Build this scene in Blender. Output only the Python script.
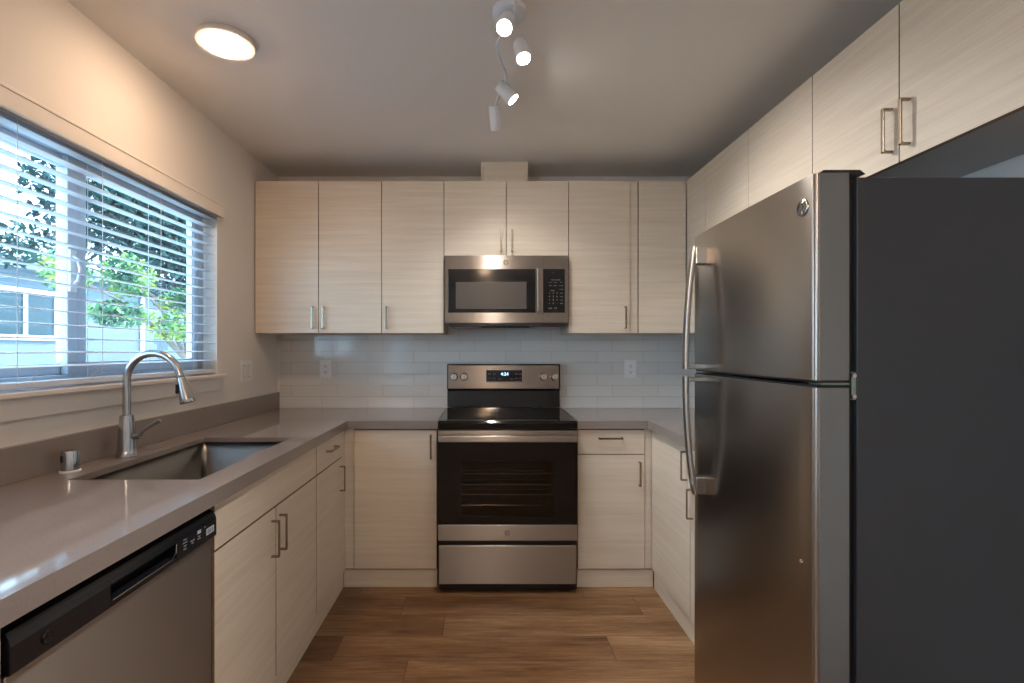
import bpy, bmesh, math, random
from mathutils import Vector, Matrix, Euler
random.seed(7)
PI = math.pi
SC = bpy.context.scene
COL = SC.collection
for o in list(bpy.data.objects): bpy.data.objects.remove(o)

# ------------------------------------------------------------------ camera, world, sun, exposure
EYE = 1.33
cam = bpy.data.cameras.new('camera'); co = bpy.data.objects.new('camera', cam); COL.objects.link(co)
co.location = (0, 0, EYE); co.rotation_euler = (PI/2, 0, 0)
cam.sensor_width = 36; cam.lens = 500/1024*36
cam.shift_x = 27/1024; cam.shift_y = 8.5/1024; cam.clip_start = .05
SC.camera = co
w = bpy.data.worlds.new('sky'); SC.world = w; w.use_nodes = True
bg = w.node_tree.nodes['Background']; bg.inputs[0].default_value = (.50, .77, 1, 1); bg.inputs[1].default_value = 3.5
sun = bpy.data.lights.new('sun', 'SUN'); sun.energy = 2; sun.angle = .01; sun.color = (1, .95, .85)
so = bpy.data.objects.new('sun', sun); COL.objects.link(so); so.location = (3, 0, 8)
so.rotation_euler = Vector((-.8, .35, -.85)).to_track_quat('-Z', 'Y').to_euler()
SC.view_settings.view_transform = 'Standard'; SC.view_settings.look = 'None'
SC.view_settings.gamma = 1; SC.view_settings.use_curve_mapping = False
SC.view_settings.exposure = 1.38
SPOT_W, DISC_E, BULB_E = 23, 36, 60

# ------------------------------------------------------------------ materials
def srgb(h):
    if isinstance(h, str): h = [int(h[i:i+2], 16)/255 for i in (0, 2, 4)]
    return tuple(c/12.92 if c <= .04045 else ((c+.055)/1.055)**2.4 for c in h) + (1,)
def mat(name, color, rough=.5, metal=0, spec=.5, aniso=0, **kw):
    m = bpy.data.materials.new(name); m.use_nodes = True
    b = m.node_tree.nodes['Principled BSDF']
    b.inputs['Base Color'].default_value = srgb(color) if isinstance(color, str) else tuple(color)+(1,)
    b.inputs['Roughness'].default_value = rough; b.inputs['Metallic'].default_value = metal
    b.inputs['Specular IOR Level'].default_value = spec
    if aniso:
        b.inputs['Anisotropic'].default_value = aniso; b.inputs['Anisotropic Rotation'].default_value = .25
        t = m.node_tree.nodes.new('ShaderNodeTangent'); t.direction_type = 'RADIAL'; t.axis = 'Z'
        m.node_tree.links.new(t.outputs[0], b.inputs['Tangent'])
    for k, v in kw.items(): b.inputs[k.replace('_', ' ')].default_value = v
    return m
def N(m, t, **kw):
    n = m.node_tree.nodes.new(t)
    for k, v in kw.items():
        if k in n.inputs: n.inputs[k].default_value = v
        else: setattr(n, k, v)
    return n
def L(m, a, b): m.node_tree.links.new(a, b)
def coords(m, scale, out='Object', loc=(0, 0, 0)):
    tc = N(m, 'ShaderNodeTexCoord'); mp = N(m, 'ShaderNodeMapping')
    mp.inputs['Scale'].default_value = scale; mp.inputs['Location'].default_value = loc
    L(m, tc.outputs[out], mp.inputs[0]); return mp.outputs[0]
def ramp(m, fac, stops):
    r = N(m, 'ShaderNodeValToRGB'); e = r.color_ramp.elements
    while len(e) < len(stops): e.new(.5)
    for x, (p, c) in zip(e, stops): x.position = p; x.color = srgb(c) if isinstance(c, str) else (c, c, c, 1)
    L(m, fac, r.inputs[0]); return r.outputs[0]
def bump(m, h, strength, dist=.001):
    b = N(m, 'ShaderNodeBump'); b.inputs['Strength'].default_value = strength; b.inputs['Distance'].default_value = dist
    L(m, h, b.inputs['Height']); L(m, b.outputs[0], m.node_tree.nodes['Principled BSDF'].inputs['Normal'])
def noise(m, scale, vec, detail=3, rough=.5):
    n = N(m, 'ShaderNodeTexNoise'); n.inputs['Scale'].default_value = scale
    n.inputs['Detail'].default_value = detail; n.inputs['Roughness'].default_value = rough
    L(m, vec, n.inputs['Vector']); return n.outputs[0]
def BC(m): return m.node_tree.nodes['Principled BSDF'].inputs['Base Color']
def geopos(m, scale):
    g = N(m, 'ShaderNodeNewGeometry'); mp = N(m, 'ShaderNodeMapping'); mp.inputs['Scale'].default_value = scale
    L(m, g.outputs['Position'], mp.inputs[0]); return mp.outputs[0]

# light textured laminate, grain runs level
def laminate(name, c0, c1, c2):
    m = mat(name, c1, .42)
    n1 = noise(m, 1, geopos(m, (1.6, 1.6, 42)), 4, .6)
    n2 = noise(m, 1, geopos(m, (3.5, 3.5, 330)), 3, .65)
    mx = N(m, 'ShaderNodeMix', data_type='FLOAT'); mx.inputs[0].default_value = .45
    L(m, n1, mx.inputs[2]); L(m, n2, mx.inputs[3])
    L(m, ramp(m, mx.outputs[0], [(.30, c0), (.5, c1), (.69, c2)]), BC(m))
    bump(m, n2, .35, .0015); return m
LAM = laminate('cream_laminate', 'cdbfad', 'd9ccba', 'e3d8c8')
EDGE = mat('door_edge_band', '8a745a', .5)
SEAM = mat('cabinet_core', '75654f', .6)
WALLM = mat('painted_wall', 'e2ddd8', .75); bump(WALLM, noise(WALLM, 220, geopos(WALLM, (1, 1, 1)), 3), .35, .002)
CEILM = mat('painted_ceiling', 'e9e3dc', .85); bump(CEILM, noise(CEILM, 180, geopos(CEILM, (1, 1, 1)), 3), .3, .002)
TRIM = mat('white_trim_paint', 'e6e0da', .35)
WHITE = mat('white_plastic', 'e8e8ea', .35)
BLIND = mat('blind_white', 'd3dbe6', .4, Subsurface_Weight=0)
CORD = mat('white_cord', 'e6e8ea', .6)
VINYL = mat('white_vinyl_frame', 'c3ccd6', .3)
STEEL = mat('brushed_stainless', 'ada69e', .32, 1, aniso=.97)
n = noise(STEEL, 1, geopos(STEEL, (4, 4, 900)), 2); bump(STEEL, n, .06, .0006)
STEELD = mat('dark_brushed_stainless', 'b0a9a3', .4, .9, aniso=.85)
STEELF = mat('fridge_stainless', 'a8a29b', .24, 1, aniso=.8)
CHROME = mat('polished_metal', 'c8c4be', .12, 1)
NICKEL = mat('brushed_nickel', 'bcbfc2', .22, 1)
PULL = mat('satin_nickel_pull', '9c8f80', .26, 1)
SINKM = mat('sink_steel', '8f8c88', .34, 1)
BLACK = mat('black_gloss', '0b0c10', .09)
BLACKG = mat('black_ceramic_glass', '08090c', .06)
BLACKP = mat('black_plastic', '101115', .3)
DWP = mat('dishwasher_black_panel', '17191f', .2)
RUBBER = mat('black_rubber', '0c0c0c', .7)
CASE = mat('charcoal_textured_steel', '33363b', .42); bump(CASE, noise(CASE, 900, geopos(CASE, (1, 1, 1)), 2), .25, .0006)
DOORSIDE = mat('grey_door_edge', '7c7e7e', .38, .6)
GREYT = mat('grey_print', 'a9b0b8', .5)
STICK = mat('silver_sticker', 'b9bdc2', .4)
GALV = mat('hinge_metal', '8fa096', .35, .9)
def emis(name, c, s):
    m = mat(name, '000000', .5); b = m.node_tree.nodes['Principled BSDF']
    b.inputs['Emission Color'].default_value = srgb(c); b.inputs['Emission Strength'].default_value = s; return m
DISCL = emis('warm_disc_diffuser', 'ffd7b0', DISC_E)
BULB = emis('led_bulb_face', 'fff4e4', BULB_E)
LCD = emis('clock_digits', '9fd0f5', 1.6)
# quartz
QZ = mat('taupe_quartz', '8c807b', .065)
L(QZ, ramp(QZ, noise(QZ, 260, geopos(QZ, (1, 1, 1)), 2, .7), [(.3, '887d77'), (.5, '8c827d'), (.72, '918783')]), BC(QZ))
# subway tile: mortar joints in the material
TILE = mat('white_glazed_tile', 'd8d8d6', .1)
g = N(TILE, 'ShaderNodeNewGeometry'); sx = N(TILE, 'ShaderNodeSeparateXYZ'); cx = N(TILE, 'ShaderNodeCombineXYZ')
L(TILE, g.outputs['Position'], sx.inputs[0])
ax = N(TILE, 'ShaderNodeMath', operation='ADD'); ax.inputs[1].default_value = .81 + 3.11 - .118
az = N(TILE, 'ShaderNodeMath', operation='SUBTRACT'); az.inputs[1].default_value = .937
L(TILE, sx.outputs[0], ax.inputs[0]); L(TILE, sx.outputs[2], az.inputs[0])
L(TILE, ax.outputs[0], cx.inputs[0]); L(TILE, az.outputs[0], cx.inputs[1])
br = N(TILE, 'ShaderNodeTexBrick', offset=.33, offset_frequency=2)
for k, v in (('Scale', 1), ('Mortar Size', .0013), ('Mortar Smooth', .3), ('Bias', 0), ('Brick Width', .311), ('Row Height', .077)): br.inputs[k].default_value = v
br.inputs['Color1'].default_value = srgb('dcdbd8'); br.inputs['Color2'].default_value = srgb('d4d4d2'); br.inputs['Mortar'].default_value = srgb('b5b1ab')
L(TILE, cx.outputs[0], br.inputs[0]); L(TILE, br.outputs[0], BC(TILE))
inv = N(TILE, 'ShaderNodeMath', operation='SUBTRACT'); inv.inputs[0].default_value = 1; L(TILE, br.outputs[1], inv.inputs[1]); bump(TILE, inv.outputs[0], .6, .0015)
# plank floor
FL = mat('brown_plank_floor', '6f4d33', .34)
br = N(FL, 'ShaderNodeTexBrick', offset=0, offset_frequency=2)
for k, v in (('Scale', 1), ('Mortar Size', .0012), ('Mortar Smooth', .1), ('Bias', 0), ('Brick Width', 1.22), ('Row Height', .185)): br.inputs[k].default_value = v
br.inputs['Color1'].default_value = (0, 0, 0, 1); br.inputs['Color2'].default_value = (1, 1, 1, 1); br.inputs['Mortar'].default_value = (.1, .1, .1, 1)
gp = N(FL, 'ShaderNodeNewGeometry'); sp3 = N(FL, 'ShaderNodeSeparateXYZ'); L(FL, gp.outputs['Position'], sp3.inputs[0])
def M1(op, a, b=0):
    n_ = N(FL, 'ShaderNodeMath', operation=op)
    for i_, v_ in ((0, a), (1, b)):
        if isinstance(v_, (int, float)): n_.inputs[i_].default_value = v_
        else: L(FL, v_, n_.inputs[i_])
    return n_.outputs[0]
yy = M1('ADD', sp3.outputs[1], .08+5.55); row = M1('FLOOR', M1('DIVIDE', yy, .185))
wn = N(FL, 'ShaderNodeTexWhiteNoise', noise_dimensions='1D'); L(FL, M1('ADD', row, 3.0), wn.inputs['W'])
cb = N(FL, 'ShaderNodeCombineXYZ'); L(FL, M1('ADD', sp3.outputs[0], M1('MULTIPLY', wn.outputs[0], 1.22)), cb.inputs[0]); L(FL, yy, cb.inputs[1])
L(FL, cb.outputs[0], br.inputs[0])
g = N(FL, 'ShaderNodeNewGeometry'); va = N(FL, 'ShaderNodeVectorMath', operation='MULTIPLY_ADD')
L(FL, br.outputs[0], va.inputs[0]); va.inputs[1].default_value = (7, 13, 5); L(FL, g.outputs['Position'], va.inputs[2])
def fmap(s):
    mp = N(FL, 'ShaderNodeMapping'); mp.inputs['Scale'].default_value = s; L(FL, va.outputs[0], mp.inputs[0]); return mp.outputs[0]
na = noise(FL, 1, fmap((1.3, 9, 1)), 5, .62); nb = noise(FL, 1, fmap((5, 70, 1)), 5, .75)
mx = N(FL, 'ShaderNodeMix', data_type='FLOAT'); mx.inputs[0].default_value = .5; L(FL, na, mx.inputs[2]); L(FL, nb, mx.inputs[3])
mb2 = N(FL, 'ShaderNodeMix', data_type='FLOAT'); mb2.inputs[0].default_value = .16; L(FL, mx.outputs[0], mb2.inputs[2]); L(FL, br.outputs[0], mb2.inputs[3])
cr = ramp(FL, mb2.outputs[0], [(.33, '412a18'), (.44, '66462c'), (.54, '836244'), (.66, 'a38361')])
mm = N(FL, 'ShaderNodeMix', data_type='RGBA'); L(FL, br.outputs[1], mm.inputs[0]); L(FL, cr, mm.inputs[6]); mm.inputs[7].default_value = srgb('3c2818')
L(FL, mm.outputs[2], BC(FL)); bump(FL, nb, .25, .0015)
def thin_glass(name, tint, gl=.08):
    m = bpy.data.materials.new(name); m.use_nodes = True; t = m.node_tree; t.nodes.clear()
    o = t.nodes.new('ShaderNodeOutputMaterial'); mx = t.nodes.new('ShaderNodeMixShader'); tr = t.nodes.new('ShaderNodeBsdfTransparent')
    gg = t.nodes.new('ShaderNodeBsdfGlossy'); lw = t.nodes.new('ShaderNodeLayerWeight'); pw = t.nodes.new('ShaderNodeMath'); pw.operation = 'POWER'; pw.inputs[1].default_value = 5; fr = t.nodes.new('ShaderNodeMath'); fr.operation = 'MULTIPLY_ADD'; fr.inputs[1].default_value = .9; fr.inputs[2].default_value = .04
    tr.inputs[0].default_value = tint; gg.inputs[1].default_value = .02; t.links.new(lw.outputs['Facing'], pw.inputs[0]); t.links.new(pw.outputs[0], fr.inputs[0])
    t.links.new(fr.outputs[0], mx.inputs[0]); t.links.new(tr.outputs[0], mx.inputs[1]); t.links.new(gg.outputs[0], mx.inputs[2]); t.links.new(mx.outputs[0], o.inputs[0])
    return m
GLASS = thin_glass('window_glass', (.97, .99, 1, 1))
OVENG = thin_glass('oven_window_glass', (.5, .47, .45, 1))
MESHG = mat('microwave_window_mesh', '4b4744', .3, .2)
LEAF = mat('leaf_green', '35603f', .5); LEAF2 = mat('dark_leaf', '23605a', .5)
for m_, a, b_, c in ((LEAF, '235045', '4a8050', 'a3b557'), (LEAF2, '0a282d', '163f40', '2f5d52')):
    L(m_, ramp(m_, noise(m_, 3.5, geopos(m_, (1, 1, 1)), 2), [(.35, a), (.5, b_), (.66, c)]), BC(m_))
BARK = mat('bark', '6b6058', .9)
STUCCO = mat('pale_stucco', '78848e', .9); bump(STUCCO, noise(STUCCO, 60, geopos(STUCCO, (1, 1, 1)), 3), .3, .004)
ROOFM = mat('roof_shingle', '77828a', .9)
DKGL = mat('neighbour_glass', '173640', .25)
GROUND = mat('concrete_yard', 'a9aca9', .95)

# ------------------------------------------------------------------ mesh helpers
def wloc(o):
    v = Vector((0, 0, 0))
    while o: v += o.location; o = o.parent
    return v
def tag(o, label=None, cat=None, group=None, kind=None):
    for k, v in (('label', label), ('category', cat), ('group', group), ('kind', kind)):
        if v: o[k] = v
    return o
def thing(name, loc, label, cat, group=None):
    o = bpy.data.objects.new(name, None); COL.objects.link(o); o.location = loc; o.empty_display_size = .1
    return tag(o, label, cat, group)
class MB:
    def __init__(s): s.bm = bmesh.new()
    def box(s, x0, x1, y0, y1, z0, z1):
        v = [s.bm.verts.new((x, y, z)) for z in (z0, z1) for x, y in ((x0, y0), (x1, y0), (x1, y1), (x0, y1))]
        for f in ((3, 2, 1, 0), (4, 5, 6, 7), (0, 1, 5, 4), (1, 2, 6, 5), (2, 3, 7, 6), (3, 0, 4, 7)): s.bm.faces.new([v[i] for i in f])
        return s
    def prism(s, pts, d):            # pts: closed 3-D outline, d: extrusion vector
        d = Vector(d); a = [s.bm.verts.new(p) for p in pts]; b = [s.bm.verts.new(Vector(p)+d) for p in pts]; n = len(pts)
        s.bm.faces.new(a); s.bm.faces.new(b[::-1])
        for i in range(n): s.bm.faces.new((a[i], b[i], b[(i+1) % n], a[(i+1) % n]))
        return s
    def lathe(s, prof, c, axis=(0, 0, 1), seg=32, cap=True):   # prof: (radius, height along axis)
        q = Vector((0, 0, 1)).rotation_difference(Vector(axis).normalized()); c = Vector(c); rings = []
        for r, h in prof:
            rings.append([s.bm.verts.new(c + q @ Vector((r*math.cos(2*PI*i/seg), r*math.sin(2*PI*i/seg), h))) for i in range(seg)])
        for a, b in zip(rings, rings[1:]):
            for i in range(seg): s.bm.faces.new((a[i], a[(i+1) % seg], b[(i+1) % seg], b[i]))
        if cap: s.bm.faces.new(rings[0][::-1]); s.bm.faces.new(rings[-1])
        return s
    def cyl(s, p0, p1, r0, r1=None, seg=20):
        p0, p1 = Vector(p0), Vector(p1); return s.lathe([(r0, 0), (r0 if r1 is None else r1, (p1-p0).length)], p0, p1-p0, seg)
    def tube(s, pts, r, seg=12, closed=False, flat=1):
        pts = [Vector(p) for p in pts]; n = len(pts); rings = []; ref = None
        for i, p in enumerate(pts):
            if closed: t = pts[(i+1) % n]-pts[i-1]
            else: t = pts[min(i+1, n-1)]-pts[max(i-1, 0)]
            t.normalize()
            if ref is None: ref = t.orthogonal().normalized()
            ref = (ref - t*ref.dot(t)).normalized(); bt = t.cross(ref)
            rr = r[i] if isinstance(r, (list, tuple)) else r
            rings.append([s.bm.verts.new(p + ref*rr*math.cos(2*PI*k/seg) + bt*rr*flat*math.sin(2*PI*k/seg)) for k in range(seg)])
        prs = list(zip(rings, rings[1:])) + ([(rings[-1], rings[0])] if closed else [])
        for a, b in prs:
            for i in range(seg): s.bm.faces.new((a[i], a[(i+1) % seg], b[(i+1) % seg], b[i]))
        if not closed: s.bm.faces.new(rings[0][::-1]); s.bm.faces.new(rings[-1])
        return s
    def build(s, name, m, parent=None, bev=0, smooth=False, seg=2, base=None):
        bmesh.ops.recalc_face_normals(s.bm, faces=s.bm.faces)
        off = wloc(parent) if parent else Vector(base or (0, 0, 0))
        bmesh.ops.translate(s.bm, verts=s.bm.verts, vec=-off)
        me = bpy.data.meshes.new(name); s.bm.to_mesh(me); s.bm.free(); me.materials.append(m)
        o = bpy.data.objects.new(name, me); COL.objects.link(o)
        if parent: o.parent = parent
        else: o.location = off
        if smooth:
            for p in me.polygons: p.use_smooth = True
            es = o.modifiers.new('edge', 'EDGE_SPLIT'); es.split_angle = math.radians(38)
        if bev:
            b = o.modifiers.new('bevel', 'BEVEL'); b.width = bev; b.segments = seg; b.limit_method = 'ANGLE'; b.angle_limit = math.radians(40)
            if seg > 2:
                for p in me.polygons: p.use_smooth = True
                b.harden_normals = True
        return o
def box(name, m, parent, b, bev=.0015, seg=2): return MB().box(*b).build(name, m, parent, bev, seg=seg)
def text(name, body, size, loc, m, parent, face='front', depth=.0003, align='CENTER'):
    c = bpy.data.curves.new(name, 'FONT'); c.body = body; c.size = size; c.extrude = depth; c.align_x = align; c.align_y = 'CENTER'; c.resolution_u = 2
    t = bpy.data.objects.new('t', c); COL.objects.link(t)
    dg = bpy.context.evaluated_depsgraph_get(); me = bpy.data.meshes.new_from_object(t.evaluated_get(dg)); bpy.data.objects.remove(t)
    R = {'front': Euler((PI/2, 0, 0)), 'plusx': Euler((PI/2, 0, PI/2)), 'minusx': Euler((PI/2, 0, -PI/2))}[face].to_matrix().to_4x4()
    me.transform(Matrix.Translation(Vector(loc)-wloc(parent)) @ R); me.materials.clear(); me.materials.append(m)
    o = bpy.data.objects.new(name, me); COL.objects.link(o); o.parent = parent; return o
def struct(o): o['kind'] = 'structure'; return o

# a small round script-monogram emblem
def emblem(parent, c, r, face, metal, line):
    q = {'front': Matrix.Identity(3), 'plusx': Euler((0, 0, PI/2)).to_matrix(), 'minusx': Euler((0, 0, -PI/2)).to_matrix()}[face]
    c = Vector(c); P = lambda u, v, d=0: c + q @ Vector((u*r, -d, v*r))
    nrm = q @ Vector((0, -1, 0))
    e = MB().lathe([(r, 0), (r, .002), (r*.93, .003)], c, nrm, 36).build('emblem', metal, parent, smooth=True)
    m = MB(); w_ = r*.045
    m.tube([P(.82*math.cos(a), .82*math.sin(a), .003) for a in [2*PI*i/40 for i in range(40)]], w_, 6, True)
    def sp(pts):
        out = []
        for i in range(len(pts)-1):
            p0, p1, p2, p3 = pts[max(i-1, 0)], pts[i], pts[i+1], pts[min(i+2, len(pts)-1)]
            for k in range(6):
                t = k/6; out.append(tuple(.5*((2*p1[j])+(p2[j]-p0[j])*t+(2*p0[j]-5*p1[j]+4*p2[j]-p3[j])*t*t+(3*p1[j]-p0[j]-3*p2[j]+p3[j])*t**3) for j in (0, 1)))
        out.append(pts[-1]); m.tube([P(u, v, .003) for u, v in out], w_, 6)
    sp([(-.1, .1), (-.05, .45), (-.35, .5), (-.55, .1), (-.4, -.25), (-.12, -.1), (-.1, .15), (-.15, -.35), (-.4, -.5), (-.5, -.3)])
    sp([(.5, .35), (.35, .5), (.18, .35), (.3, .08), (.42, .02), (.22, -.02), (.12, -.3), (.32, -.5), (.55, -.3)])
    for k in range(4):
        a = PI/4+k*PI/2; sp([(.62*math.cos(a-.3), .62*math.sin(a-.3)), (.72*math.cos(a), .72*math.sin(a)), (.6*math.cos(a+.3), .6*math.sin(a+.3))])
    m.build('monogram', line, e, smooth=True); return e

# square arch pull (shared mesh), local: x across, -y out, z along
def pull_mesh(Lh=.136, p=.030, t=.007, wd=.011):
    def path(h, pr, r):
        pts = [(0, -h)]
        for k in range(5): a = -PI/2+k*PI/8; pts.append((pr-r+r*math.cos(a), -h+r+r*math.sin(a)))
        for k in range(5): a = k*PI/8; pts.append((pr-r+r*math.cos(a), h-r+r*math.sin(a)))
        return pts+[(0, h)]
    o_, i_ = path(Lh/2, p, .003), path(Lh/2-t, p-t*.75, .006)
    bm = bmesh.new(); V = [[bm.verts.new((x, -d, z)) for d, z in pth] for x in (-wd/2, wd/2) for pth in (o_, i_)]
    for k in range(len(o_)-1):
        a, b, c, d = V
        for s1, s2 in ((a, b), (d, c), (c, a), (b, d)): bm.faces.new((s1[k], s1[k+1], s2[k+1], s2[k]))
    for k in (0, -1): bm.faces.new((V[0][k], V[1][k], V[3][k], V[2][k]))
    bmesh.ops.recalc_face_normals(bm, faces=bm.faces)
    me = bpy.data.meshes.new('handle'); bm.to_mesh(me); bm.free(); me.materials.append(PULL); return me
PULLME = pull_mesh()
def handle(parent, loc, rz, horiz=False):
    o = bpy.data.objects.new('handle', PULLME); COL.objects.link(o); o.parent = parent
    o.location = Vector(loc)-wloc(parent); o.rotation_euler = Euler((0, PI/2 if horiz else 0, 0)) if not rz else (Euler((0, 0, rz)).to_matrix() @ Euler((0, PI/2 if horiz else 0, 0)).to_matrix()).to_euler()
    b = o.modifiers.new('bevel', 'BEVEL'); b.width = .0012; b.segments = 2; b.limit_method = 'ANGLE'
    return o

# ------------------------------------------------------------------ room shell
XL, XR, YB, YR, ZC = -1.412, 1.545, 3.40, -3.0, 2.51
T = .15
WY0, WY1, WZ0, WZ1 = .93, 2.634, 1.187, 2.075
struct(MB().box(XL-T, XR+T, YR-T, YB+T, -.12, 0).build('floor', FL))
struct(MB().box(XL-T, XR+T, YR-T, YB+T, ZC, ZC+.15).build('ceiling', CEILM))
struct(MB().box(XL-T, XR+T, YB, YB+T, 0, ZC).build('wall_back', WALLM))
struct(MB().box(XR, XR+T, YR, YB, 0, ZC).build('wall_right', WALLM))
RY0, RY1 = -2.5, -.9
struct(MB().box(XL-T, XL, YR, RY0, 0, ZC).box(XL-T, XL, RY0, RY1, 0, .9).box(XL-T, XL, RY0, RY1, 2.1, ZC).box(XL-T, XL, RY1, WY0, 0, ZC).box(XL-T, XL, WY1, YB, 0, ZC).box(XL-T, XL, WY0, WY1, 0, WZ0).box(XL-T, XL, WY0, WY1, WZ1, ZC).build('wall_left', WALLM))
struct(MB().box(XL-T, XR+T, YR-T, YR, 0, ZC).build('wall_rear', WALLM))
w2 = struct(MB().box(XL-.12, XL-.06, RY0, RY1, .9, .95).box(XL-.12, XL-.06, RY0, RY1, 2.05, 2.1).box(XL-.12, XL-.06, RY0, RY0+.05, .95, 2.05).box(XL-.12, XL-.06, RY1-.05, RY1, .95, 2.05).build('added_window', VINYL))  # window added behind the camera to let in cool side light
MB().box(XL-.092, XL-.088, RY0+.05, RY1-.05, .95, 2.05).build('glass', GLASS, w2)

# kitchen window: vinyl slider frame
FX0, FX1 = XL-.135, XL-.075
m = MB().box(FX0, FX1, WY0, WY1, WZ0, WZ0+.055).box(FX0, FX1, WY0, WY1, WZ1-.045, WZ1).box(FX0, FX1, WY0, WY0+.045, WZ0+.045, WZ1-.045).box(FX0, FX1, WY1-.045, WY1, WZ0+.045, WZ1-.045)
win = struct(m.build('window_1', VINYL, bev=.003))
def sash(y0, y1, x0, x1, w_=.04):
    z0, z1 = WZ0+.055, WZ1-.045
    s = MB().box(x0, x1, y0, y1, z0, z0+w_).box(x0, x1, y0, y1, z1-w_, z1).box(x0, x1, y0, y0+w_, z0+w_, z1-w_).box(x0, x1, y1-w_, y1, z0+w_, z1-w_).build('sash', VINYL, win, .003)
    xm = (x0+x1)/2; MB().box(xm-.002, xm+.002, y0+w_, y1-w_, z0+w_, z1-w_).build('glass', GLASS, s); return s
sash(WY0+.045, 1.835, FX0+.005, FX0+.03)
s2 = sash(1.785, WY1-.045, FX0+.032, FX1-.003, .045)
MB().box(FX0+.032, FX1-.003, 1.8302, 1.868, WZ0+.10, WZ1-.09).build('meeting_stile', VINYL, s2, .002)
lt = MB().tube([(FX1+.0, 1.80, 1.565), (FX1+.022, 1.80, 1.58), (FX1+.03, 1.80, 1.62), (FX1+.022, 1.80, 1.655), (FX1+.0, 1.80, 1.67)], .006, 8).box(FX1-.004, FX1+.006, 1.786, 1.816, 1.54, 1.69).build('latch', WHITE, s2, .001)
# sill board and apron
def outline(pts, z0, z1): return MB().prism([(x, y, z0) for x, y in pts], (0, 0, z1-z0))
struct(outline([(XL-.075, WY0+.001), (XL+.0005, WY0+.001), (XL+.0005, WY0-.045), (XL+.040, WY0-.045), (XL+.040, WY1+.03), (XL+.0005, WY1+.03), (XL+.0005, WY1-.001), (XL-.075, WY1-.001)], WZ0+.0005, WZ0+.017).build('trim_1', TRIM, bev=.003))
struct(MB().prism([(XL+.001, WY0-.03, WZ0-.0005), (XL+.001, WY1+.018, WZ0-.0005), (XL+.001, WY1+.0, WZ0-.066), (XL+.001, WY0-.01, WZ0-.066)], (.016, 0, 0)).build('trim_2', TRIM, bev=.002))

# ------------------------------------------------------------------ window blind
bl = thing('window_blind', (XL-.03, WY0, WZ0), 'white horizontal slat blind with valance hung over the kitchen window', 'blind')
BY0, BY1 = WY0+.012, WY1-.014
box('headrail', BLIND, bl, (XL-.06, XL-.004, BY0, BY1, WZ1-.045, WZ1-.002))
MB().box(XL+.022, XL+.034, WY0-.02, 2.612+.03, EYE+.698, EYE+.764).box(XL+.002, XL+.022, WY0-.02, WY0-.01, EYE+.698, EYE+.764).box(XL+.002, XL+.022, 2.632, 2.642, EYE+.698, EYE+.764).box(XL+.031, XL+.037, WY0-.022, 2.644, EYE+.754, EYE+.766).build('valance', TRIM, bl, .002)
zs = [EYE-.055+.0462*i for i in range(17)]
SX = XL-.028
slme = None
for z in zs:
    if slme is None:
        m = MB(); xs = [-.0255, -.013, 0, .013, .0255]; prof = [(x, .0022*(1-(x/.0255)**2)) for x in xs]
        m.prism([(SX+x, BY0, z+h-.002*x/.0255) for x, h in prof]+[(SX+x, BY0, z+h+.0026-.002*x/.0255) for x, h in prof[::-1]], (0, BY1-BY0, 0))
        o = m.build('slat', BLIND, bl, .0006); slme = o; z0 = z
    else:
        c = slme.copy(); COL.objects.link(c); c.location = (0, 0, z-z0)
box('bottom_rail', BLIND, bl, (SX-.026, SX+.026, BY0, BY1, EYE-.118, EYE-.100), .003)
for y in (1.17, 1.51, 1.847, 2.18, 2.52):
    m = MB()
    for dx in (-.0275, .0275): m.cyl((SX+dx, y, EYE-.11), (SX+dx, y, WZ1-.04), .0011, seg=6)
    for z in zs: m.cyl((SX-.0275, y+.001, z-.0015), (SX+.0275, y+.001, z-.0015), .0007, seg=5)
    m.build('ladder_cord', CORD, bl)
for y in (1.56, 1.80, 2.42):
    p = [(SX+.030, y, EYE-.06)] + [(SX+.034+.004*math.sin(k), y+.012*math.sin(k*.8), EYE-.06-.006*k) for k in range(1, 10)] + [(SX+.036, y-.02, EYE-.108), (SX+.034, y-.03, EYE-.10)]
    MB().tube(p, .0011, 6).build('pull_cord', CORD, bl)
m = MB().cyl((SX+.034, 1.07, EYE+.68), (SX+.034, 1.07, EYE+.1), .004, seg=8); m.build('tilt_wand', WHITE, bl)

# ------------------------------------------------------------------ tile backsplash and quartz counters
ZT, ZU, ZQ = .937, .892, .917     # counter top, underside of edge, underside of slab
tb = MB().box(XL+.02, XR-.001, YB-.009, YB-.0005, ZT+.001, 1.62).build('tile_backsplash', TILE, base=(0, YB, ZT))
tag(tb, 'white glazed subway tile backsplash on the back wall between counter and upper cabinets', 'backsplash')
def slab(rects, lips, splash, name, label, base):
    m = MB()
    for r in rects: m.box(*r, ZQ, ZT)
    for l in lips: m.box(*l, ZU, ZQ)
    return m
cl = thing('countertop', (XL, 2, ZT), 'taupe grey quartz countertop with undermount sink on the left side', 'countertop')
HX0, HX1, HY0, HY1 = -1.263, -.866, 1.515, 2.245
CFL, CFB = -.762, 2.775
def poly_slab(outer, hole, z0, z1):
    bm = bmesh.new()
    vo = [bm.verts.new((x, y, z1)) for x, y in outer]; eo = [bm.edges.new((vo[i], vo[(i+1) % len(vo)])) for i in range(len(vo))]
    if hole:
        vh = [bm.verts.new((x, y, z1)) for x, y in hole]; eo += [bm.edges.new((vh[i], vh[(i+1) % len(vh)])) for i in range(len(vh))]
    f = bmesh.ops.triangle_fill(bm, use_beauty=True, use_dissolve=True, edges=eo)
    fs = [x for x in bm.faces]; ex = bmesh.ops.extrude_face_region(bm, geom=fs)
    bmesh.ops.translate(bm, vec=(0, 0, z0-z1), verts=[v for v in ex['geom'] if isinstance(v, bmesh.types.BMVert)])
    mm_ = MB(); mm_.bm.free(); mm_.bm = bm; return mm_
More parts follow.
